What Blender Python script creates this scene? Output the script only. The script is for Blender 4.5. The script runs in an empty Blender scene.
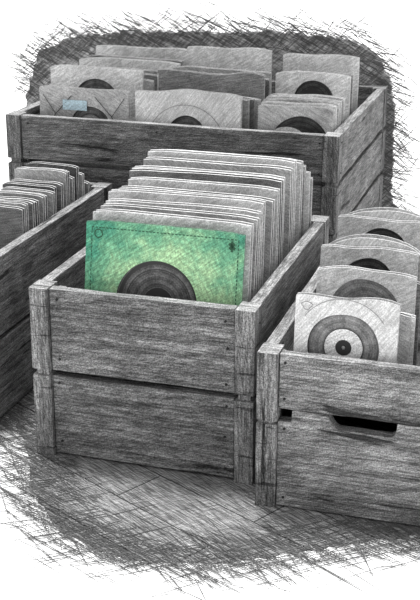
import bpy, bmesh, math, random
from mathutils import Vector, Matrix, noise
random.seed(7)
sc = bpy.context.scene
COL = sc.collection
PI = math.pi

# ------------------------------------------------------------------ materials
def new_mat(name):
    m = bpy.data.materials.new(name); m.use_nodes = True
    nt = m.node_tree
    for n in list(nt.nodes): nt.nodes.remove(n)
    out = nt.nodes.new('ShaderNodeOutputMaterial')
    b = nt.nodes.new('ShaderNodeBsdfPrincipled')
    b.inputs['Roughness'].default_value = .85
    b.inputs['Specular IOR Level'].default_value = .15
    nt.links.new(b.outputs[0], out.inputs[0])
    return m, nt, b

class G:
    """small node-graph helper"""
    def __init__(s, nt, per_object=True):
        s.nt = nt
        s.tc = nt.nodes.new('ShaderNodeTexCoord')
        s.base = s.tc.outputs['Object']
        if per_object:
            oi = nt.nodes.new('ShaderNodeObjectInfo')
            mul = s.node('ShaderNodeVectorMath', operation='SCALE')
            cmb = s.node('ShaderNodeCombineXYZ')
            for i in range(3): s.link(oi.outputs['Random'], cmb.inputs[i])
            s.link(cmb.outputs[0], mul.inputs[0]); mul.inputs['Scale'].default_value = 17.3
            add = s.node('ShaderNodeVectorMath', operation='ADD')
            s.link(s.base, add.inputs[0]); s.link(mul.outputs[0], add.inputs[1])
            s.vec = add.outputs[0]
        else:
            s.vec = s.base
    def node(s, t, **k):
        n = s.nt.nodes.new(t)
        for a, v in k.items(): setattr(n, a, v)
        return n
    def link(s, a, b): s.nt.links.new(a, b)
    def mapped(s, scale, rot=(0, 0, 0), loc=(0, 0, 0), vec=None):
        r = s.node('ShaderNodeMapping'); r.inputs['Rotation'].default_value = rot
        r.inputs['Location'].default_value = loc
        s.link(vec or s.vec, r.inputs['Vector'])
        m = s.node('ShaderNodeMapping'); m.inputs['Scale'].default_value = scale
        s.link(r.outputs[0], m.inputs['Vector'])
        return m.outputs[0]
    def noise(s, scale, rot=(0, 0, 0), detail=4, rough=.6, dist=0., loc=(0, 0, 0)):
        n = s.node('ShaderNodeTexNoise')
        n.inputs['Scale'].default_value = 1; n.inputs['Detail'].default_value = detail
        n.inputs['Roughness'].default_value = rough; n.inputs['Distortion'].default_value = dist
        s.link(s.mapped(scale, rot, loc), n.inputs['Vector'])
        return n.outputs['Fac']
    def rng(s, v, a, b, c, d):
        n = s.node('ShaderNodeMapRange'); n.clamp = True
        s.link(v, n.inputs[0])
        for i, x in enumerate((a, b, c, d)): n.inputs[i + 1].default_value = x
        return n.outputs[0]
    def math(s, op, a, b=None):
        n = s.node('ShaderNodeMath', operation=op)
        for i, x in enumerate((a, b)):
            if x is None: continue
            if isinstance(x, (int, float)): n.inputs[i].default_value = x
            else: s.link(x, n.inputs[i])
        return n.outputs[0]
    def mul(s, *vs):
        r = vs[0]
        for v in vs[1:]: r = s.math('MULTIPLY', r, v)
        return r
    def grey(s, v, tint=(1, 1, 1)):
        c = s.node('ShaderNodeCombineColor')
        for i in range(3):
            s.link(v if tint[i] == 1 else s.math('MULTIPLY', v, tint[i]), c.inputs[i])
        return c.outputs[0]

AX = {'x': (1, 14, 14), 'y': (14, 1, 14), 'z': (14, 14, 1)}
def wood(name, base, axis='x', contrast=1.0, hatch=(0, .45, 0), crack=1.0):
    """weathered grey timber drawn with pencil-like grain along one axis"""
    m, nt, b = new_mat(name); g = G(nt)
    ax = AX[axis]
    S = lambda a: tuple(a * k for k in ax)
    lo = 1 - .62 * contrast
    grain = g.rng(g.noise(S(5), detail=6, rough=.72, dist=.35), .34, .64, lo, 1.25)
    fine = g.rng(g.noise(S(26), detail=3, rough=.7, loc=(3, 1, 2)), .36, .64, .46, 1.42)
    blot = g.rng(g.noise((11, 11, 11), detail=3, loc=(7, 7, 7)), .35, .65, .72, 1.2)
    ht = g.rng(g.noise((45, 520, 520) if axis != 'z' else (520, 520, 45), rot=hatch, detail=2, loc=(1, 5, 9)), .4, .6, .72, 1.15)
    tooth = g.rng(g.noise((420, 420, 420), detail=2, rough=.8), .37, .63, .5, 1.5)
    ck = g.rng(g.noise(tuple(a * 2.6 for a in ax), detail=5, rough=.6, dist=.6, loc=(13, 4, 5)), .345, .385, .2, 1.0)
    v = g.mul(grain, fine, blot, ht, tooth)
    if crack: v = g.mul(v, ck)
    if axis == 'z':                                    # short scratches scored across the posts
        v = g.mul(v, g.rng(g.noise((9, 9, 95), detail=3, dist=.3, loc=(2, 8, 3)), .33, .37, .35, 1.0))
    v = g.math('MULTIPLY', v, base)
    g.link(g.grey(v), b.inputs['Base Color'])
    bp = g.node('ShaderNodeBump'); bp.inputs['Strength'].default_value = .35; bp.inputs['Distance'].default_value = .003
    g.link(g.mul(grain, fine), bp.inputs['Height']); g.link(bp.outputs[0], b.inputs['Normal'])
    return m

def paper(name, base, rot=(0, .5, 0), amp=.3, streak=(30, 30, 330), tint=(1, 1, 1)):
    """card or paper with soft shaded pencil strokes"""
    m, nt, b = new_mat(name); g = G(nt)
    a = g.rng(g.noise(streak, rot=rot, detail=3, rough=.6), .36, .64, 1 - amp, 1 + amp * .5)
    c = g.rng(g.noise((14, 14, 14), detail=3, loc=(4, 2, 1)), .35, .65, 1 - amp * .6, 1 + amp * .4)
    tooth = g.rng(g.noise((430, 430, 430), detail=2, rough=.8), .36, .64, 1 - amp * 1.1, 1 + amp * .9)
    v = g.math('MULTIPLY', g.mul(a, c, tooth), base)
    g.link(g.grey(v, tint), b.inputs['Base Color'])
    return m

def vinyl(name, base, ring=520, amp=.5, rough=.5):
    """grooved disc: fine concentric rings about the disc's own centre (local XZ)"""
    m, nt, b = new_mat(name); g = G(nt)
    sep = g.node('ShaderNodeSeparateXYZ'); g.link(g.base, sep.inputs[0])
    r = g.math('SQRT', g.math('ADD', g.math('MULTIPLY', sep.outputs[0], sep.outputs[0]), g.math('MULTIPLY', sep.outputs[2], sep.outputs[2])))
    w = g.math('SINE', g.math('MULTIPLY', r, ring))
    w2 = g.math('SINE', g.math('MULTIPLY', r, ring * 2.7))
    v = g.rng(g.math('ADD', w, g.math('MULTIPLY', w2, .6)), -1.6, 1.6, 1 - amp, 1 + amp)
    n = g.rng(g.noise((60, 60, 60), detail=4), .35, .65, .6, 1.3)
    t = g.rng(g.noise((430, 430, 430), detail=2, rough=.8), .36, .64, .6, 1.35)
    g.link(g.grey(g.math('MULTIPLY', g.mul(v, n, t), base)), b.inputs['Base Color'])
    b.inputs['Roughness'].default_value = rough
    return m

def plain(name, col, rough=.8):
    m, nt, b = new_mat(name)
    b.inputs['Base Color'].default_value = (*col, 1); b.inputs['Roughness'].default_value = rough
    return m

def green_print(name):
    """printed cover: teal at one side, yellow-green round the middle, mottled with brush strokes"""
    m, nt, b = new_mat(name); g = G(nt, False)
    sep = g.node('ShaderNodeSeparateXYZ'); g.link(g.base, sep.inputs[0])
    dx = sep.outputs[0]; dz = g.math('SUBTRACT', sep.outputs[2], .1475)
    r = g.math('SQRT', g.math('ADD', g.math('MULTIPLY', dx, dx), g.math('MULTIPLY', dz, dz)))
    t = g.math('SUBTRACT', g.rng(r, .08, .2, 0, 1), g.math('MULTIPLY', dx, 1.1))
    nz = g.noise((26, 26, 26), detail=4, dist=.6)
    t = g.math('ADD', t, g.rng(nz, .3, .7, -.35, .35))
    cr = g.node('ShaderNodeValToRGB'); g.link(t, cr.inputs[0])
    el = cr.color_ramp.elements
    el[0].position = 0; el[0].color = (.40, .62, .36, 1)
    el[1].position = 1; el[1].color = (.075, .28, .185, 1)
    e = el.new(.45); e.color = (.19, .43, .26, 1)
    st = g.rng(g.noise((60, 60, 340), rot=(0, .6, 0), detail=3), .36, .64, .66, 1.25)
    st2 = g.rng(g.noise((330, 60, 60), rot=(0, .35, 0), detail=3, loc=(4, 4, 4)), .36, .64, .78, 1.18)
    ringv = g.rng(g.math('SINE', g.math('ADD', g.math('MULTIPLY', r, 620), g.math('MULTIPLY', nz, 22))), -1, 1, .86, 1.1)
    tooth = g.rng(g.noise((430, 430, 430), detail=2, rough=.8), .36, .64, .75, 1.22)
    v = g.mul(st, st2, tooth, ringv)
    mx = g.node('ShaderNodeVectorMath', operation='SCALE')
    g.link(cr.outputs[0], mx.inputs[0]); g.link(v, mx.inputs['Scale'])
    g.link(mx.outputs[0], b.inputs['Base Color'])
    return m

def floor_mat(name, ang):
    m, nt, b = new_mat(name); g = G(nt, False)
    R = (0, 0, -ang)
    mp = g.mapped((1, 1, 1), rot=R)
    br = g.node('ShaderNodeTexBrick')
    br.inputs['Scale'].default_value = 1
    br.inputs['Brick Width'].default_value = .46; br.inputs['Row Height'].default_value = .105
    br.inputs['Mortar Size'].default_value = .0016; br.inputs['Mortar Smooth'].default_value = .4
    br.inputs['Color1'].default_value = (1, 1, 1, 1); br.inputs['Color2'].default_value = (.72, .72, .72, 1)
    br.inputs['Mortar'].default_value = (.12, .12, .12, 1)
    g.link(mp, br.inputs['Vector'])
    bw = g.node('ShaderNodeRGBToBW'); g.link(br.outputs[0], bw.inputs[0])
    gr = g.rng(g.noise((9, 170, 1), rot=R, detail=5, rough=.7, dist=.3), .36, .64, .5, 1.2)
    h1 = g.rng(g.noise((22, 420, 1), rot=(0, 0, -ang + .12), detail=3), .4, .58, .35, 1.25)
    h2 = g.rng(g.noise((26, 420, 1), rot=(0, 0, -ang - 1.1), detail=3, loc=(3, 3, 0)), .4, .6, .55, 1.2)
    bl = g.rng(g.noise((7, 7, 1), detail=3), .35, .65, .75, 1.2)
    tooth = g.rng(g.noise((430, 430, 430), detail=2, rough=.8), .36, .64, .65, 1.3)
    v = g.math('MULTIPLY', g.mul(bw.outputs[0], gr, h1, h2, bl, tooth), .31)
    g.link(g.grey(v), b.inputs['Base Color'])
    return m

def wall_mat(name):
    m, nt, b = new_mat(name); g = G(nt, False)
    h1 = g.rng(g.noise((26, 1, 240), rot=(0, .75, 0), detail=4, dist=.5), .4, .6, .45, 1.2)
    h2 = g.rng(g.noise((22, 1, 260), rot=(0, -.45, 0), detail=4, dist=.5, loc=(3, 3, 3)), .4, .6, .55, 1.2)
    bl = g.rng(g.noise((9, 9, 9), detail=3), .35, .65, .75, 1.2)
    g.link(g.grey(g.math('MULTIPLY', g.mul(h1, h2, bl), .42)), b.inputs['Base Color'])
    return m

WX = wood('weathered_wood_long', .21, 'x')
WY = wood('weathered_wood_side', .24, 'y', hatch=(.5, 0, .3))
WZ = wood('weathered_wood_post', .225, 'z', contrast=.85, hatch=(0, .3, 0))
WXB = wood('weathered_wood_back_crate', .185, 'x', contrast=.8)
WYB = wood('weathered_wood_back_side', .20, 'y', contrast=.8, hatch=(.6, 0, .3))
WZB = wood('weathered_wood_back_post', .20, 'z', contrast=.7)
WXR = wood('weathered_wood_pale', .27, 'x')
WTX = wood('sunlit_top_edge_long', .33, 'x', contrast=.8); WTY = wood('sunlit_top_edge_side', .33, 'y', contrast=.8, hatch=(.5, 0, .3)); WTZ = wood('sunlit_post_end', .34, 'x', contrast=.5)  # paler wood for upward faces: sunlight on the rails put into the colour
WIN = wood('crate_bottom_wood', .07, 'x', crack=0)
NAIL = plain('nail_iron', (.02, .02, .02), .5)
EDGE = paper('card_edge', .74, amp=.22, streak=(120, 120, 120))
PRINT = [paper('print_pale', .66, amp=.28, streak=(50, 50, 260)), paper('print_light_grey', .44, amp=.32, rot=(0, -.5, 0), streak=(50, 50, 260)),
         paper('print_mid_grey', .235, amp=.38, rot=(0, .2, 0)), paper('print_dark_grey', .13, amp=.4, rot=(0, .8, 0))]
PNAME = ['pale', 'light grey', 'mid grey', 'dark grey']
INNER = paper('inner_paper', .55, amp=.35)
DARKIN = paper('slot_shade_fill', .05, amp=.4)  # near-black: shade inside the open sleeves, painted as a colour
WHITE = paper('white_paper', .66, amp=.26, rot=(0, .9, 0))
VINYL = vinyl('black_vinyl', .045)
VGREY = vinyl('grey_vinyl', .20, amp=.3)
VMID = vinyl('dark_grey_vinyl', .105, amp=.4)
LABP = paper('label_pale', .66, amp=.3)
LABD = plain('label_dark', (.035, .035, .035))
INK = plain('pencil_ink', (.05, .05, .05))
STROKE = plain('dark_pencil_stroke', (.10, .10, .10))
INKG = plain('pencil_ink_grey', (.22, .22, .22))
GREEN = green_print('green_cover_print')
GEDGE = paper('green_card_edge', .5, amp=.3)
GINK = plain('dark_green_ink', (.035, .09, .055))
BLUE = paper('pale_blue_sticker', .62, amp=.25, tint=(.70, .90, 1))
GROUND = plain('white_ground', (.95, .95, .95), .95)

# ------------------------------------------------------------------ objects
def finish(bm, name, mats, parent=None, loc=None, smooth=False):
    me = bpy.data.meshes.new(name)
    bmesh.ops.recalc_face_normals(bm, faces=bm.faces)
    bm.to_mesh(me); bm.free()
    for m in (mats if isinstance(mats, (list, tuple)) else [mats]): me.materials.append(m)
    if smooth:
        for p in me.polygons: p.use_smooth = True
    o = bpy.data.objects.new(name, me); COL.objects.link(o)
    if parent: o.parent = parent
    if loc: o.location = loc
    return o

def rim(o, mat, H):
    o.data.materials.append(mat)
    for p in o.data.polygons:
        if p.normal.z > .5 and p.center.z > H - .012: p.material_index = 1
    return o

def thing(name, label, cat, loc, group=None, rot=(0, 0, 0)):
    o = bpy.data.objects.new(name, None); COL.objects.link(o)
    o.empty_display_size = .05
    o.location = loc; o.rotation_euler = rot
    o['label'] = label; o['category'] = cat
    if group: o['group'] = group
    return o

def board(x0, x1, y0, y1, z0, z1, axis='x', n=10, wob=.0012, seed=0):
    """a plank with slightly worn, wavering edges"""
    bm = bmesh.new()
    A = [(x0, x1), (y0, y1), (z0, z1)]
    i = 'xyz'.index(axis); j, k = [q for q in range(3) if q != i]
    loops = []
    for s in range(n + 1):
        t = s / n; ring = []
        for a, b_ in ((0, 0), (1, 0), (1, 1), (0, 1)):
            co = [0, 0, 0]
            co[i] = A[i][0] + t * (A[i][1] - A[i][0])
            w1 = noise.noise(Vector((t * 5.1 + seed, a * 3.7 + seed * 1.3, b_ * 5.9))) * wob * 1.6
            w2 = noise.noise(Vector((t * 5.1 - seed, a * 7.7, b_ * 2.9 + seed))) * wob * 1.6
            co[j] = A[j][a] + (w1 if a else -w1) * .6; co[k] = A[k][b_] + w2
            ring.append(bm.verts.new(co))
        loops.append(ring)
    for s in range(n):
        for q in range(4):
            bm.faces.new((loops[s][q], loops[s][(q + 1) % 4], loops[s + 1][(q + 1) % 4], loops[s + 1][q]))
    bm.faces.new(loops[0][::-1]); bm.faces.new(loops[-1])
    bmesh.ops.recalc_face_normals(bm, faces=bm.faces)
    es = [e for e in bm.edges if len(e.link_faces) == 2 and e.calc_face_angle(0) > .7]
    bmesh.ops.bevel(bm, geom=es, offset=.0016, segments=2, affect='EDGES', profile=.5)
    return bm

def post(x0, x1, y0, y1, z0, z1, grooves, depth=.006, seed=0):
    """a corner post with saw-cut grooves across it at the given heights"""
    bm = bmesh.new()
    zs = [(z0, 0)]
    for c, h in grooves:
        zs += [(c - h - .0012, 0), (c - h, depth), (c + h, depth), (c + h + .0012, 0)]
    zs.append((z1, 0))
    full = []
    for q in range(len(zs) - 1):                       # extra rings to let the post waver
        full.append(zs[q])
        if zs[q + 1][0] - zs[q][0] > .05:
            for t in (.33, .66): full.append((zs[q][0] + t * (zs[q + 1][0] - zs[q][0]), 0))
    full.append(zs[-1])
    loops = []
    for z, d in full:
        r = []
        for cx, cy in ((x0 + d, y0 + d), (x1 - d, y0 + d), (x1 - d, y1 - d), (x0 + d, y1 - d)):
            w = noise.noise(Vector((cx * 40 + seed, cy * 40, z * 12 + seed))) * .0014
            r.append(bm.verts.new((cx + w, cy + w * .5, z)))
        loops.append(r)
    for s in range(len(loops) - 1):
        for q in range(4):
            bm.faces.new((loops[s][q], loops[s][(q + 1) % 4], loops[s + 1][(q + 1) % 4], loops[s + 1][q]))
    bm.faces.new(loops[0][::-1]); bm.faces.new(loops[-1])
    bmesh.ops.recalc_face_normals(bm, faces=bm.faces)
    es = [e for e in bm.edges if len(e.link_faces) == 2 and e.calc_face_angle(0) > .9]
    bmesh.ops.bevel(bm, geom=es, offset=.0013, segments=2, affect='EDGES', profile=.5)
    return bm

def extruded(poly, y0, y1):
    """polygon in XZ given thickness in Y"""
    bm = bmesh.new()
    a = [bm.verts.new((x, y0, z)) for x, z in poly]; b = [bm.verts.new((x, y1, z)) for x, z in poly]
    bm.faces.new(a); bm.faces.new(b[::-1])
    for i in range(len(poly)):
        j = (i + 1) % len(poly); bm.faces.new((a[j], a[i], b[i], b[j]))
    bmesh.ops.recalc_face_normals(bm, faces=bm.faces); bm.normal_update()
    bmesh.ops.triangulate(bm, faces=[f for f in bm.faces if len(f.verts) > 4], ngon_method='EAR_CLIP')
    return bm

def disc_bm(r, y0, y1, r_in=0, n=56):
    bm = bmesh.new(); rings = []
    for y, rr in ((y0, r), (y1, r)):
        rings.append([bm.verts.new((rr * math.cos(2 * PI * i / n), y, rr * math.sin(2 * PI * i / n))) for i in range(n)])
    inner = []
    if r_in:
        for y in (y0, y1):
            inner.append([bm.verts.new((r_in * math.cos(2 * PI * i / n), y, r_in * math.sin(2 * PI * i / n))) for i in range(n)])
    for i in range(n):
        j = (i + 1) % n
        bm.faces.new((rings[0][i], rings[0][j], rings[1][j], rings[1][i]))
        if r_in:
            bm.faces.new((inner[0][j], inner[0][i], inner[1][i], inner[1][j]))
            for s in (0, 1): bm.faces.new((rings[s][i], rings[s][j], inner[s][j], inner[s][i]))
    if not r_in:
        bm.faces.new(rings[0]); bm.faces.new(rings[1][::-1])
    return bm

def nail(parent, x, y, z, axis='y'):
    bm = bmesh.new()
    bmesh.ops.create_cone(bm, cap_ends=True, segments=10, radius1=.0027, radius2=.002, depth=.004)
    if axis == 'y': bmesh.ops.rotate(bm, verts=bm.verts, cent=(0, 0, 0), matrix=Matrix.Rotation(PI / 2, 3, 'X'))
    else: bmesh.ops.rotate(bm, verts=bm.verts, cent=(0, 0, 0), matrix=Matrix.Rotation(PI / 2, 3, 'Y'))
    return finish(bm, 'nail', NAIL, parent, (x, y, z))

# ------------------------------------------------------------------ crates
def crate(label, x, y, W, D, H, gaps, bottom, mats, front=None, pw=.036, nails=(), seed=0, grooves=None, cleat=(.044, .3815)):
    """slatted crate; gaps = list of (z0, z1) open slots between the slats; origin at the front corner on the floor"""
    mx, my, mz = mats
    root = thing('wooden_crate', label, 'crate', (x, y, 0))
    pd = .046
    gr = grooves or [((a + b) / 2, (b - a) / 2 * .9) for a, b in gaps]
    k = 0
    for px in (0, W - pw):
        for py in (0, D - pd):
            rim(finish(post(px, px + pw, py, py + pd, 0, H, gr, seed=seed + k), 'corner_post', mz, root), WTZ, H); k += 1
    zs = [.004] + [v for a, b in gaps for v in (a, b)] + [H - .001]
    for i in range(0, len(zs), 2):
        z0, z1 = zs[i], zs[i + 1]
        if not (front and i in front):
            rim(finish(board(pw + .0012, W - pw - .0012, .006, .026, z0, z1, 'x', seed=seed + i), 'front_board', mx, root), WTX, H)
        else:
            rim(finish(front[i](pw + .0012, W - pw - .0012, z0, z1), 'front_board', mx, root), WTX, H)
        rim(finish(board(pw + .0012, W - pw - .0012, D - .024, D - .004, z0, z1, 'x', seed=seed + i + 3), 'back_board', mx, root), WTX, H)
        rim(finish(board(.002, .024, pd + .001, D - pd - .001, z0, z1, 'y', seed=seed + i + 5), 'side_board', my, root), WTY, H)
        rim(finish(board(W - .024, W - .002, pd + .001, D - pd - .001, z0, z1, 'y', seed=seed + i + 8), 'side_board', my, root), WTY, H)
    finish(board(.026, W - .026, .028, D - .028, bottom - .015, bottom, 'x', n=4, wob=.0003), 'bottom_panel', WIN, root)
    for cx in cleat:
        finish(board(cx, cx + .0145, .028, .038, bottom + .001, H - .004, 'z', n=4, seed=seed + cx), 'corner_cleat', mz, root)
    for (nx, nz) in nails: nail(root, nx, .0052, nz)
    return root

MC = dict(x=0, y=0, W=.42, D=.61, H=.33, b=.150)
mid = crate('large grey slatted wooden crate in the middle holding the green sleeve', 0, 0, .42, .61, .33,
            [(.161, .172)], .150, (WX, WY, WZ), seed=1,
            nails=[(.052, .31), (.053, .195), (.05, .148), (.051, .03), (.366, .305), (.37, .255), (.368, .187), (.369, .145), (.366, .085), (.367, .022)])
finish(board(.0375, .3825, .0262, .0278, .156, .178, 'x', n=4, wob=.0001), 'gap_shade_strip', WIN, mid)  # dark strip added behind the gap to stand in for its shade
for nz in (.30, .2, .13, .03):
    nail(mid, .4195, .03, nz, 'x')

def slot_board(x0, x1, z0, z1):
    # wide plank with a hand slot and a notch sawn out of its upper edge
    ox = .4415
    h0, h1, b0, b1 = .5626 - ox, .6785 - ox, .5753 - ox, .6735 - ox
    lo = .160
    poly = [(x0, z0), (x1, z0), (x1, z1), (h1, z1), (h1 - .0008, z1 - .012), (b1 + .001, lo + .004), (b1 - .004, lo)]
    poly += [(b0 + .006, lo + .001), (b0, lo + .004), (h0 + .003, z1 - .008), (h0, z1), (x0 + .024, z1), (x0 + .022, lo + .004), (x0, lo + .003)]
    bm = extruded(poly, .006, .026)
    return bm
rightc = crate('pale narrow wooden crate with a hand slot beside the middle crate', .4415, -.066, .345, .62, .286,
               [(.1855, .1868)], .198, (WXR, WY, WZ), front={0: slot_board}, seed=11, grooves=[(.1595, .0022)], cleat=(.026, .301),
               nails=[(.047, .27), (.047, .205), (.048, .15), (.049, .02), (.295, .262), (.292, .20)])
backc = crate('wide tall crate at the back holding three columns of records', -.400, .742, .809, .66, .474,
              [(.117, .128), (.237, .248), (.357, .368)], .27, (WXB, WYB, WZB), seed=21, cleat=(.026, .765),
              nails=[(.764, .455), (.764, .385), (.055, .455), (.055, .385), (.38, .455)])
for nz in (.455, .385): nail(backc, .8085, .03, nz, 'x')
leftc = crate('half-hidden wooden crate of worn sleeves beyond the far side of the middle crate', -.316, .05, .19, .682, .33,
              [(.161, .172)], .20, (WX, WY, WZ), seed=31, cleat=(.026, .146))

# ------------------------------------------------------------------ record sleeves
def card(bm, w, h, y, th, hole=None, wave=0, bulge=0, arch=0, corner=0, seed=0, nx=12, nz=8):
    """one card panel standing in XZ at depth y; slot 0 = face, slot 1 = cut edge"""
    def shape(u, v):                       # u,v in 0..1
        x = (u - .5) * w; z = v * h
        top = v ** 3
        if wave: z += top * wave * (math.sin(u * 6.3 + seed) * .6 + math.sin(u * 13 + seed * 2) * .25)
        if arch: z += top * arch * (1 - (2 * u - 1) ** 2)
        if corner: z -= top * corner * (abs(2 * u - 1) ** 8)
        dy = bulge * math.sin(PI * u) * math.sin(PI * min(v, .9)) + (wave * .5 * top * math.sin(u * 9 + seed) if wave else 0)
        return x, dy, z
    start = len(bm.faces)
    if hole:
        cx, cz, r = hole; n = 64; rings = []
        for side in (0, 1):
            rr = []
            for q in range(6):
                t = q / 5; ring = []
                for i in range(n):
                    a = 2 * PI * i / n; c, s = math.cos(a), math.sin(a)
                    k = 1 / max(abs(c), abs(s))
                    ex, ez = .5 + .5 * c * k, .5 + .5 * s * k
                    hx, hz = .5 + (cx + r * c) / w, (cz + r * s) / h
                    u, v = hx + (ex - hx) * t, hz + (ez - hz) * t
                    x, dy, z = shape(u, v)
                    ring.append(bm.verts.new((x, y + dy + side * th, z)))
                rr.append(ring)
            rings.append(rr)
        for side in (0, 1):
            for q in range(5):
                for i in range(n):
                    j = (i + 1) % n
                    bm.faces.new((rings[side][q][i], rings[side][q][j], rings[side][q + 1][j], rings[side][q + 1][i]))
        for q in (0, 5):
            for i in range(n):
                j = (i + 1) % n
                f = bm.faces.new((rings[0][q][i], rings[0][q][j], rings[1][q][j], rings[1][q][i])); f.material_index = 1
    else:
        g = [[[None] * (nz + 1) for _ in range(nx + 1)] for _ in (0, 1)]
        for side in (0, 1):
            for i in range(nx + 1):
                for k in range(nz + 1):
                    x, dy, z = shape(i / nx, k / nz)
                    g[side][i][k] = bm.verts.new((x, y + dy + side * th, z))
        for side in (0, 1):
            for i in range(nx):
                for k in range(nz):
                    bm.faces.new((g[side][i][k], g[side][i + 1][k], g[side][i + 1][k + 1], g[side][i][k + 1]))
        for i in range(nx):
            for k in (0, nz):
                f = bm.faces.new((g[0][i][k], g[0][i + 1][k], g[1][i + 1][k], g[1][i][k])); f.material_index = 1
        for k in range(nz):
            for i in (0, nx):
                f = bm.faces.new((g[0][i][k], g[0][i][k + 1], g[1][i][k + 1], g[1][i][k])); f.material_index = 1
    return bm

def sleeve(label, group, xc, y, z, w, h, lean, face, t=.0048, hole=None, wave=0, bulge=0, arch=0, seed=0, yaw=0,
           inner=INNER, edge=EDGE, poke=-.004, disc=None, roll=0, th=.0013, thick=0):
    """record sleeve: folded card open at the top, paper inner sleeve, optional disc showing through a die-cut hole"""
    root = thing('record_sleeve', label, 'record sleeve', (xc, y, z + .0012 + t * math.sin(lean) + abs(roll) * w / 2), group, (-lean, roll, yaw))
    bm = bmesh.new()
    card(bm, w, h, 0, th, hole, wave, bulge, 0, .004, seed)
    card(bm, w, h + .001, t - th, th, None, wave, bulge, arch, .004, seed)
    for (x0, x1, z0, z1) in ((-w / 2, -w / 2 + .0015, 0, h * .97), (-w / 2, w / 2, 0, .0015)):   # closed spine and foot
        v = [bm.verts.new(c) for c in ((x0, th, z0), (x1, th, z0), (x1, th, z1), (x0, th, z1), (x0, t - th, z0), (x1, t - th, z0), (x1, t - th, z1), (x0, t - th, z1))]
        for q in ((0, 1, 2, 3), (4, 5, 6, 7), (0, 1, 5, 4), (1, 2, 6, 5), (2, 3, 7, 6), (3, 0, 4, 7)):
            f = bm.faces.new([v[i] for i in q]); f.material_index = 1
    finish(bm, 'sleeve', [face, edge], root)
    bm = bmesh.new()
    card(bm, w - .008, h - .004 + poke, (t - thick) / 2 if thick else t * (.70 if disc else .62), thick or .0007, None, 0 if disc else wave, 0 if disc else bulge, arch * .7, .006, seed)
    finish(bm, 'inner_sleeve', [inner, inner], root, (.002, 0, .002))  # when thick and dark, it fills the slot as painted shade
    if disc:
        cx, cz, r, rings, *more = disc                # rings: list of (radius, inner radius, material, name)
        d = None
        for i, (r0, r1, m_, nm) in enumerate(rings):
            yy = t * .44 - i * .0003
            o = finish(disc_bm(r0, yy, yy + .0009, r1), nm, m_, d or root, None if d else (cx, 0, cz))
            if d is None: d = o
        for dx, dz, r0, m_, nm in (more[0] if more else ()):      # a second disc lying across the first
            finish(disc_bm(r0, t * .25, t * .25 + .0009, .003), nm, m_, root, (cx + dx, 0, cz + dz))
    return root

def ordinal(n):
    W = ['first', 'second', 'third', 'fourth', 'fifth', 'sixth', 'seventh', 'eighth', 'ninth', 'tenth', 'eleventh', 'twelfth', 'thirteenth',
         'fourteenth', 'fifteenth', 'sixteenth', 'seventeenth', 'eighteenth', 'nineteenth', 'twentieth', 'twenty-first', 'twenty-second', 'twenty-third', 'twenty-fourth']
    return W[n - 1]

# --- middle crate: the green one in front, the row leaning behind it
GB = .1502
LEAN = math.radians(9)
gw = .295
g_root = sleeve('bright green record sleeve with stitched border at the front of the middle crate', 'records in the middle crate',
                .2330, .0285, GB, gw, gw, LEAN, GREEN, hole=(-.010, .155, .0765), edge=GEDGE, bulge=-.0, inner=WHITE, poke=-.003, t=.006,
                disc=(-.007, .155, .078, [(.1385, .004, VMID, 'disc'), (.0765, .070, INK, 'disc_rim'), (.0615, .0600, INK, 'groove_ring'), (.028, .0035, LABD, 'disc_label'), (.013, .0035, VGREY, 'label_centre')]))
def dashes(parent, segs, y, mat, name):
    bm = bmesh.new()
    for (x0, z0, x1, z1, wd) in segs:
        d = Vector((x1 - x0, z1 - z0)); n = Vector((-d.y, d.x)).normalized() * wd / 2
        v = [bm.verts.new((a, yy, b)) for yy in (y, y + .0006) for a, b in ((x0 + n.x, z0 + n.y), (x1 + n.x, z1 + n.y), (x1 - n.x, z1 - n.y), (x0 - n.x, z0 - n.y))]
        for q in ((0, 1, 2, 3), (7, 6, 5, 4), (0, 1, 5, 4), (1, 2, 6, 5), (2, 3, 7, 6), (3, 0, 4, 7)): bm.faces.new([v[i] for i in q])
    return finish(bm, name, mat, parent)
segs = []
ins = .011; hw = gw / 2 - ins
n = 40
for i in range(n):
    a = -hw + 2 * hw * i / n
    segs.append((a, gw - ins - .002, a + hw / n * 1.15, gw - ins - .002, .0017))
for i in range(n):
    a = ins + (gw - 2 * ins) * i / n
    segs.append((hw, a, hw, a + hw / n * 1.15, .0017)); segs.append((-hw, a, -hw, a + hw / n * 1.15, .0013))
dashes(g_root, segs, -.0006, GINK, 'stitching')
zc = gw - .026
dashes(g_root, [(hw - .017, zc + .006, hw - .006, zc - .004, .005), (hw - .016, zc - .004, hw - .007, zc + .006, .005), (hw - .0115, zc - .009, hw - .0115, zc + .0095, .004)], -.0007, GINK, 'diamond_emblem')
ci = [(-hw + .013 + .0075 * math.cos(q * PI / 8), zc + .002 + .0075 * math.sin(q * PI / 8)) for q in range(17)]
dashes(g_root, [(*ci[q], *ci[q + 1], .0018) for q in range(16)], -.0007, GINK, 'round_emblem')

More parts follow.
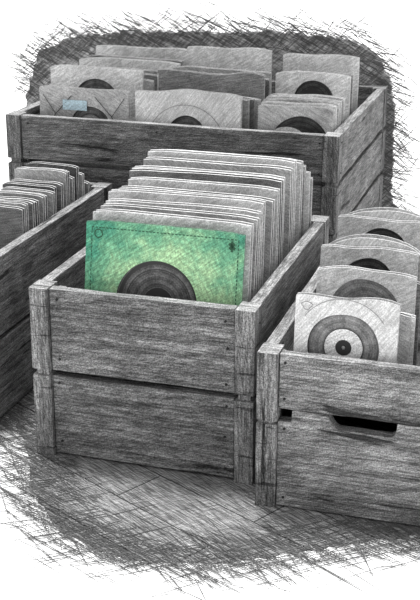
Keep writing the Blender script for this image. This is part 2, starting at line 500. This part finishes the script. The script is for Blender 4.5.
rr = random.Random(5)
pal = [0, 1, 0, 0, 1, 0, 2, 0, 1, 0, 0]
gap = [.030, .041, .043, .036, .046, .038, .044, .040, .044, .036, .037]
N = len(pal)
yt = .083
for i in range(N):
    yt += gap[i]
    lean = math.radians(6.5 - 6.0 * i / (N - 1))
    y = yt - math.sin(lean) * .31 - .012
    t = i / (N - 1)
    w = gw + .022 * t + rr.uniform(-.004, .004)
    h = gw + .003 + .027 * t + rr.uniform(-.006, .005) + (.003 if i % 3 == 0 else -.003)
    if i == 0: h = gw + .007
    xr = .381 - .008 * t + rr.uniform(-.006, .004)
    pi = pal[i]
    sleeve(f'{PNAME[pi]} record sleeve, {ordinal(i + 1)} behind the green sleeve in the middle crate', 'records in the middle crate',
           xr - w / 2, y, GB, w, h, lean, PRINT[pi], t=rr.uniform(.0185, .0205), th=.0052, wave=rr.choice((0, 0, .0012)), seed=i * 1.7,
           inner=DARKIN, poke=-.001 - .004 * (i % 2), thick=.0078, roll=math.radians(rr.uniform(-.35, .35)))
for i, (xr, h, y) in enumerate(((.380, .306, .529), (.388, .290, .5395), (.391, .276, .5495))):
    pi = (1, 0, 1)[i]
    w = .30
    sleeve(f'{PNAME[pi]} shorter record sleeve, {("first", "second", "third")[i]} of three behind the middle crate tall row', 'records in the middle crate',
           xr - w / 2, y, GB, w, h, math.radians(1), PRINT[pi], seed=i, inner=DARKIN, t=.009, th=.0025, thick=.0032)

# --- crate on the right: small sleeves with die-cut centres
RB = .1985
rx = .579
def small(label, y, xc, w, h, lean, face, **k):
    return sleeve(label, 'records in the narrow crate', xc, y, RB, w, h, lean, face, **k)
s0 = small('white small record sleeve showing a grey disc at the front of the narrow crate', -.030, .5795, .172, .178, math.radians(4), WHITE,
           hole=(-.003, .092, .060), wave=.004, bulge=-.002, seed=2.2, t=.011,
           disc=(-.003, .092, .06, [(.074, .003, VGREY, 'disc'), (.0605, .0588, INK, 'disc_rim'), (.0325, .003, LABP, 'disc_label'), (.0335, .0322, INK, 'label_rim'), (.0135, .003, LABD, 'label_centre')]))
arc = [(.079 * math.cos(a) - .003, .098 + .079 * math.sin(a)) for a in [math.radians(34 + 112 * q / 30) for q in range(31)]]
dashes(s0, [(*arc[q], *arc[q + 1], .0011) for q in range(30)], -.0042, INKG, 'printed_arc')
bl = [(-.066 + .008 * math.cos(q) * (1 + .3 * math.sin(3 * q)), .160 + .007 * math.sin(q)) for q in [2 * PI * k / 14 for k in range(15)]]
dashes(s0, [(*bl[q], *bl[q + 1], .001) for q in range(14)], -.0034, INKG, 'printed_blot')
RD = lambda cz, r, m=VMID: (0, cz, r, [(r + .010, .003, m, 'disc'), (.026, .003, LABD, 'disc_label')])
LR = math.radians(2)
# (height of the top edge is about the same; y = where the top edge stands)
spec = [(.010, .592, .176, .150, 1, None, 0, 'light grey small record sleeve tucked low behind the white one'),
        (.022, .598, .176, .146, 0, None, 0, 'pale small record sleeve, second and low behind the white one'),
        (.131, .584, .174, .178, 0, (.098, .064, VGREY), 0, 'pale small record sleeve with a grey half-moon disc behind the white one'),
        (.148, .590, .176, .160, 2, None, 0, 'mid grey small record sleeve low behind the grey half-moon disc'),
        (.258, .566, .180, .178, 0, (.110, .050, VINYL), 0, 'pale small record sleeve with a black half-moon disc halfway along the narrow crate'),
        (.272, .572, .180, .174, 1, None, .024, 'light grey small record sleeve with arched paper behind the halfway black disc'),
        (.440, .563, .184, .182, 0, (.116, .050, VINYL), 0, 'pale small record sleeve with the farthest black half-moon disc in the narrow crate'),
        (.456, .568, .184, .178, 1, None, .022, 'light grey small record sleeve with arched paper at the far end of the narrow crate')]
for i, (y, xc, w, h, pi, hole, arch, lab) in enumerate(spec):
    k = {}
    if hole: k = dict(hole=(0, hole[0], hole[1]), disc=RD(hole[0], hole[1], hole[2]))
    small(lab, y - math.sin(LR) * h, xc, w, h, LR, PRINT[pi], arch=arch, wave=.003 if hole else .001, seed=i * 2.1 + 1, t=.010, th=.0024, inner=WHITE if arch else DARKIN, poke=.004 if arch else -.003, thick=0 if hole else .0045, **k)

# --- back crate: three columns
BB = .2705
def back(label, grp, y, x0, x1, ztop, face, lean=1.5, **k):
    h = (ztop - BB)
    return sleeve(label, grp, (x0 + x1) / 2, y - math.sin(math.radians(lean)) * h, BB, x1 - x0, h, math.radians(lean), face, **k)
D3 = lambda cz, r, m=VMID: (0, cz, r, [(r + .014, .003, m, 'disc'), (.03, .003, LABD, 'disc_label')])
# first column
f = back('grey patterned record sleeve with a pale blue sticker in the back crate', 'records in the back crate, column with the blue sticker', 0.803, -0.337, -0.108, 0.534, PRINT[1], wave=.002, seed=1, t=.006,
         hole=(.016, .170, .052), disc=(.016, .170, .05, [(.068, .003, VMID, 'disc'), (.0525, .049, INK, 'disc_rim'), (.032, .003, VGREY, 'disc_label')]), inner=INNER)
sb = bmesh.new(); card(sb, .062, .024, -.0022, .0006)
finish(sb, 'price_sticker', [BLUE, BLUE], f, (-.022, -.0008, .211))['label'] = 'pale blue paper sticker'
for sx in (-1, 1):
    dashes(f, [(sx * .104, .150, sx * .072, .200, .0016), (sx * .072, .200, sx * .030, .245, .0016), (sx * .104, .245, sx * .072, .200, .0012)], -.0030, INK, 'printed_line')
lab_l = ['pale record sleeve with a dark half-moon hole behind the blue-stickered sleeve', 'light grey record sleeve, second behind the blue-stickered sleeve', 'mid grey record sleeve, third behind the blue-stickered sleeve',
         'light grey record sleeve, fourth behind the blue-stickered sleeve', 'pale record sleeve, fifth behind the blue-stickered sleeve', 'mid grey record sleeve, sixth behind the blue-stickered sleeve', 'pale tall record sleeve at the far end of the blue-stickered column']
sp_l = [(0.875, -0.338, -0.099, 0.572, 0), (0.895, -0.34, -0.08, 0.545, 1), (0.94, -0.337, -0.074, 0.55, 2), (0.98, -0.336, -0.068, 0.553, 1), (1.04, -0.332, -0.062, 0.567, 0), (1.08, -0.331, -0.067, 0.566, 2), (1.16, -0.335, -0.071, 0.581, 0)]
for i, (y, x0, x1, zt, pi) in enumerate(sp_l):
    k = dict(hole=(0, .215, .06), disc=D3(.215, .06)) if i == 0 else {}
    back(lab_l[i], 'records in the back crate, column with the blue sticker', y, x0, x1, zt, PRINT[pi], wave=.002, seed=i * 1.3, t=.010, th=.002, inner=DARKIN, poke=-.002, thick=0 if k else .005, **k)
# second column
f2 = back('white rippled record sleeve with a dark disc in the middle of the back crate', 'records in the back crate, middle column', 0.793, -0.087, 0.169, 0.542, WHITE, wave=.006, seed=4.1, bulge=-.003, t=.012,
          hole=(-.002, .165, .050), disc=(-.002, .165, .05, [(.066, .003, VMID, 'disc'), (.0505, .047, INK, 'disc_rim'), (.030, .003, LABD, 'disc_label')]))
arc = [(.094 * math.cos(a) - .002, .150 + .092 * math.sin(a)) for a in [math.radians(28 + 124 * q / 30) for q in range(31)]]
dashes(f2, [(*arc[q], *arc[q + 1], .0013) for q in range(30)], -.0062, INKG, 'printed_arc')
lab_m = ['mid grey record sleeve directly behind the white rippled one', 'dark grey record sleeve, second behind the white rippled one', 'light grey record sleeve, third behind the white rippled one',
         'mid grey wavy record sleeve, fourth behind the white rippled one', 'dark grey record sleeve, fifth behind the white rippled one', 'light grey record sleeve, sixth behind the white rippled one', 'pale tall record sleeve at the far end of the middle column']
sp_m = [(0.813, -0.07, 0.182, 0.528, 2), (0.826, -0.06, 0.192, 0.53, 3), (0.84, -0.054, 0.201, 0.529, 1), (0.91, -0.074, 0.193, 0.569, 2), (0.96, -0.068, 0.192, 0.554, 3), (1.01, -0.068, 0.182, 0.561, 1), (1.11, -0.064, 0.158, 0.598, 0)]
for i, (y, x0, x1, zt, pi) in enumerate(sp_m):
    back(lab_m[i], 'records in the back crate, middle column', y, x0, x1, zt, PRINT[pi], wave=.007 if i == 3 else .003, seed=i * 2.3 + 1, t=.009, th=.002, inner=DARKIN, poke=-.002, thick=.004)
# third column
f3 = back("light grey record sleeve with a large dark disc fronting the back crate's third column", 'records in the back crate, third column', 0.8, 0.208, 0.382, 0.522, PRINT[1], wave=.002, seed=3, t=.006,
          hole=(.012, .160, .070), disc=(.012, .160, .07, [(.084, .003, VINYL, 'disc')], [(-.030, -.016, .060, PRINT[0], 'pale_disc')]))
lab_r = ['pale record sleeve directly behind the big-disc sleeve of the third column', 'light grey record sleeve, second behind the big-disc sleeve', 'pale record sleeve, third behind the big-disc sleeve', 'mid grey record sleeve, fourth behind the big-disc sleeve',
         'pale record sleeve, fifth behind the big-disc sleeve', 'pale record sleeve with a small dark half-moon hole in the third column', 'mid grey record sleeve behind the half-moon hole sleeve of the third column', 'pale tall record sleeve at the far end of the third column']
sp_r = [(0.828, 0.207, 0.383, 0.524, 0), (0.855, 0.205, 0.383, 0.526, 1), (0.882, 0.204, 0.383, 0.527, 0), (0.91, 0.202, 0.381, 0.524, 2), (0.94, 0.2, 0.379, 0.522, 0), (1.01, 0.195, 0.378, 0.563, 0), (1.06, 0.195, 0.375, 0.556, 2), (1.15, 0.178, 0.372, 0.585, 0)]
for i, (y, x0, x1, zt, pi) in enumerate(sp_r):
    k = dict(hole=(.004, .225, .050), disc=D3(.225, .050, VINYL)) if i == 5 else {}
    back(lab_r[i], 'records in the back crate, third column', y, x0, x1, zt, PRINT[pi], wave=.002, seed=i * 1.9 + 2, t=.010, th=.002, inner=DARKIN, poke=-.002, thick=0 if k else .005, **k)

# --- crate on the left: worn dark sleeves, their corners toward us
LB = .2005
rl = random.Random(11)
pl = [2, 1, 2, 3, 1, 2, 1, 3, 2, 1, 2, 1, 3, 1, 2]
gl = [0, .022, .034, .024, .03, .022, .036, .024, .024, .036, .022, .03, .024, .032, .03]
y = .30
for i in range(15):
    t = i / 14
    y += gl[i] * .88
    h = .176 + rl.uniform(-.004, .004) + (.022 if i in (9, 10, 12) else 0) - (.03 if i == 14 else 0)
    w = .124
    xr = -.159 + rl.uniform(-.004, .004)
    pi = pl[i]
    side = 'nearest' if i == 0 else f'{ordinal(i + 1)} from the near end'
    sleeve(f'{PNAME[pi]} worn sleeve, {side} of the row in the half-hidden crate', 'worn sleeves in the half-hidden crate',
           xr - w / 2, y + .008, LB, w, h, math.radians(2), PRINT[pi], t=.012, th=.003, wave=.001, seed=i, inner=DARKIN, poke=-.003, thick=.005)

# ------------------------------------------------------------------ setting
bm = bmesh.new()
bmesh.ops.create_grid(bm, x_segments=1, y_segments=1, size=60)
gr = finish(bm, 'ground', GROUND, None, (0, 0, -.0022)); gr['kind'] = 'structure'

PL = math.radians(-28)                     # the floorboards run slantwise under the crates
FL = floor_mat('floorboard_wood', PL)
outline = [(-.40, .10), (-.19, .17), (-.09, .11), (-.02, .0), (.04, -.11), (.09, -.18), (.16, -.245), (.23, -.28), (.33, -.29), (.44, -.26), (.54, -.195), (.63, -.135), (.72, -.085), (.80, -.04),
           (.81, .1), (.79, .50), (.50, .60), (.47, 1.45), (-.70, 1.45), (-.6, .7), (-.50, .3)]
rf = random.Random(3)
bm = bmesh.new()
def rough_outline(pts, amp, step):
    out = []
    for i in range(len(pts)):
        a, b = Vector(pts[i]), Vector(pts[(i + 1) % len(pts)])
        k = max(1, int((b - a).length / step))
        for q in range(k):
            p = a.lerp(b, q / k); out.append((p.x + rf.gauss(0, amp), p.y + rf.gauss(0, amp)))
    return out
po = rough_outline(outline, .0035, .014)
top = [bm.verts.new((x, y, 0)) for x, y in po]; bot = [bm.verts.new((x, y, -.002)) for x, y in po]
tf = bm.faces.new(top); bm.normal_update()
bmesh.ops.triangulate(bm, faces=[tf], ngon_method='EAR_CLIP')
for i in range(len(po)):
    j = (i + 1) % len(po); bm.faces.new((top[i], top[j], bot[j], bot[i]))
def pencil_stroke(bm, c, ang, L, wd, z0, z1, place):  # thin flat strip, one drawn pencil stroke
    d = Vector((math.cos(ang), math.sin(ang))); n_ = Vector((-d.y, d.x))
    pts = [c - d * L / 2, c + n_ * wd / 2, c + d * L / 2, c - n_ * wd / 2]
    a = [bm.verts.new(place(p, z0)) for p in pts]; b = [bm.verts.new(place(p, z1)) for p in pts]
    fs = [bm.faces.new(a[::-1]), bm.faces.new(b)]
    for i in range(4):
        j = (i + 1) % 4; fs.append(bm.faces.new((a[i], a[j], b[j], b[i])))
    mi = 1 if rf.random() < .6 else 0
    for f in fs: f.material_index = mi
for i in range(len(outline) - 6):          # thin strips laid as pencil strokes along the near edge
    a, b = Vector(outline[i]), Vector(outline[i + 1])
    nrm = Vector(((b - a).y, -(b - a).x)).normalized()
    for q in range(int((b - a).length * 800)):
        p = a.lerp(b, rf.random()) + nrm * rf.gauss(.0, .036)
        ang = rf.choice((PL, PL, PL, PL + .3, PL + 1.25, PL + 1.1, PL - .35)) + rf.gauss(0, .10)
        zz = .0008 + rf.random() * .0008
        pencil_stroke(bm, p, ang, rf.uniform(.05, .17), rf.uniform(.0009, .0018), zz - .0007, zz, lambda p_, z: (p_.x, p_.y, z))
fl = finish(bm, 'floor', [FL, STROKE]); fl['kind'] = 'structure'

WM = wall_mat('scribbled_plaster')
wo = [(-.68, 0), (.46, 0), (.43, .16), (.425, .40), (.41, .48), (.37, .555), (.30, .588), (.1, .600), (-.1, .592), (-.3, .583), (-.50, .565), (-.62, .52), (-.67, .38)]
bm = bmesh.new()
po = rough_outline(wo, .004, .012)
fr = [bm.verts.new((x, 1.42, max(z, 0))) for x, z in po]; bk = [bm.verts.new((x, 1.44, max(z, 0))) for x, z in po]
bm.faces.new(fr); bm.faces.new(bk[::-1])
for i in range(len(po)):
    j = (i + 1) % len(po); bm.faces.new((fr[i], fr[j], bk[j], bk[i]))
for i in range(1, len(wo) - 1):  # pencil-stroke strips around the wall's outline
    a, b = Vector(wo[i]), Vector(wo[i + 1])
    nrm = Vector(((b - a).y, -(b - a).x)).normalized()
    for q in range(int((b - a).length * 800)):
        p = a.lerp(b, rf.random()) + nrm * rf.gauss(.004, .028)
        if p.y < .05: continue
        ang = rf.choice((-.6, -.5, -.45, .75, -.2)) + rf.gauss(0, .15)
        yy = 1.4175 + rf.random() * .0012
        pencil_stroke(bm, p, ang, rf.uniform(.05, .15), rf.uniform(.0012, .0024), yy, yy + .001, lambda p_, z: (p_.x, z, p_.y))
wl = finish(bm, 'wall_back', [WM, STROKE]); wl['kind'] = 'structure'

# ------------------------------------------------------------------ light
w = bpy.data.worlds.new('overcast_sky'); sc.world = w; w.use_nodes = True
bg = w.node_tree.nodes['Background']; bg.inputs[0].default_value = (1, 1, 1, 1); bg.inputs[1].default_value = .90
sl = bpy.data.lights.new('sun', 'SUN'); sl.energy = 4.3; sl.angle = math.radians(14)
so = bpy.data.objects.new('sun', sl); COL.objects.link(so)
d = Vector((.16, -.20, -1.0))               # light travels this way
so.rotation_euler = d.to_track_quat('-Z', 'Y').to_euler(); so.location = (-1, -1, 3)

# ------------------------------------------------------------------ camera
cd = bpy.data.cameras.new('camera'); cam = bpy.data.objects.new('camera', cd); COL.objects.link(cam)
yaw, pitch, roll = -.2981, .3510, .0024
cy, sy = math.cos(yaw), math.sin(yaw)
fw = Vector((sy * math.cos(pitch), cy * math.cos(pitch), -math.sin(pitch)))
rt = Vector((cy, -sy, 0)); up = rt.cross(fw)
r2 = math.cos(roll) * rt + math.sin(roll) * up; u2 = -math.sin(roll) * rt + math.cos(roll) * up
M = Matrix((( r2.x, u2.x, -fw.x, .9116), (r2.y, u2.y, -fw.y, -1.8608), (r2.z, u2.z, -fw.z, 1.0559), (0, 0, 0, 1)))
cam.matrix_world = M
cd.sensor_fit = 'VERTICAL'; cd.sensor_height = 36; cd.lens = 1215.2 / 600 * 36
cd.clip_start = .01; cd.clip_end = 300
sc.camera = cam
vs = sc.view_settings
vs.view_transform = 'Standard'; vs.look = 'None'; vs.gamma = 1; vs.exposure = 0; vs.use_curve_mapping = False
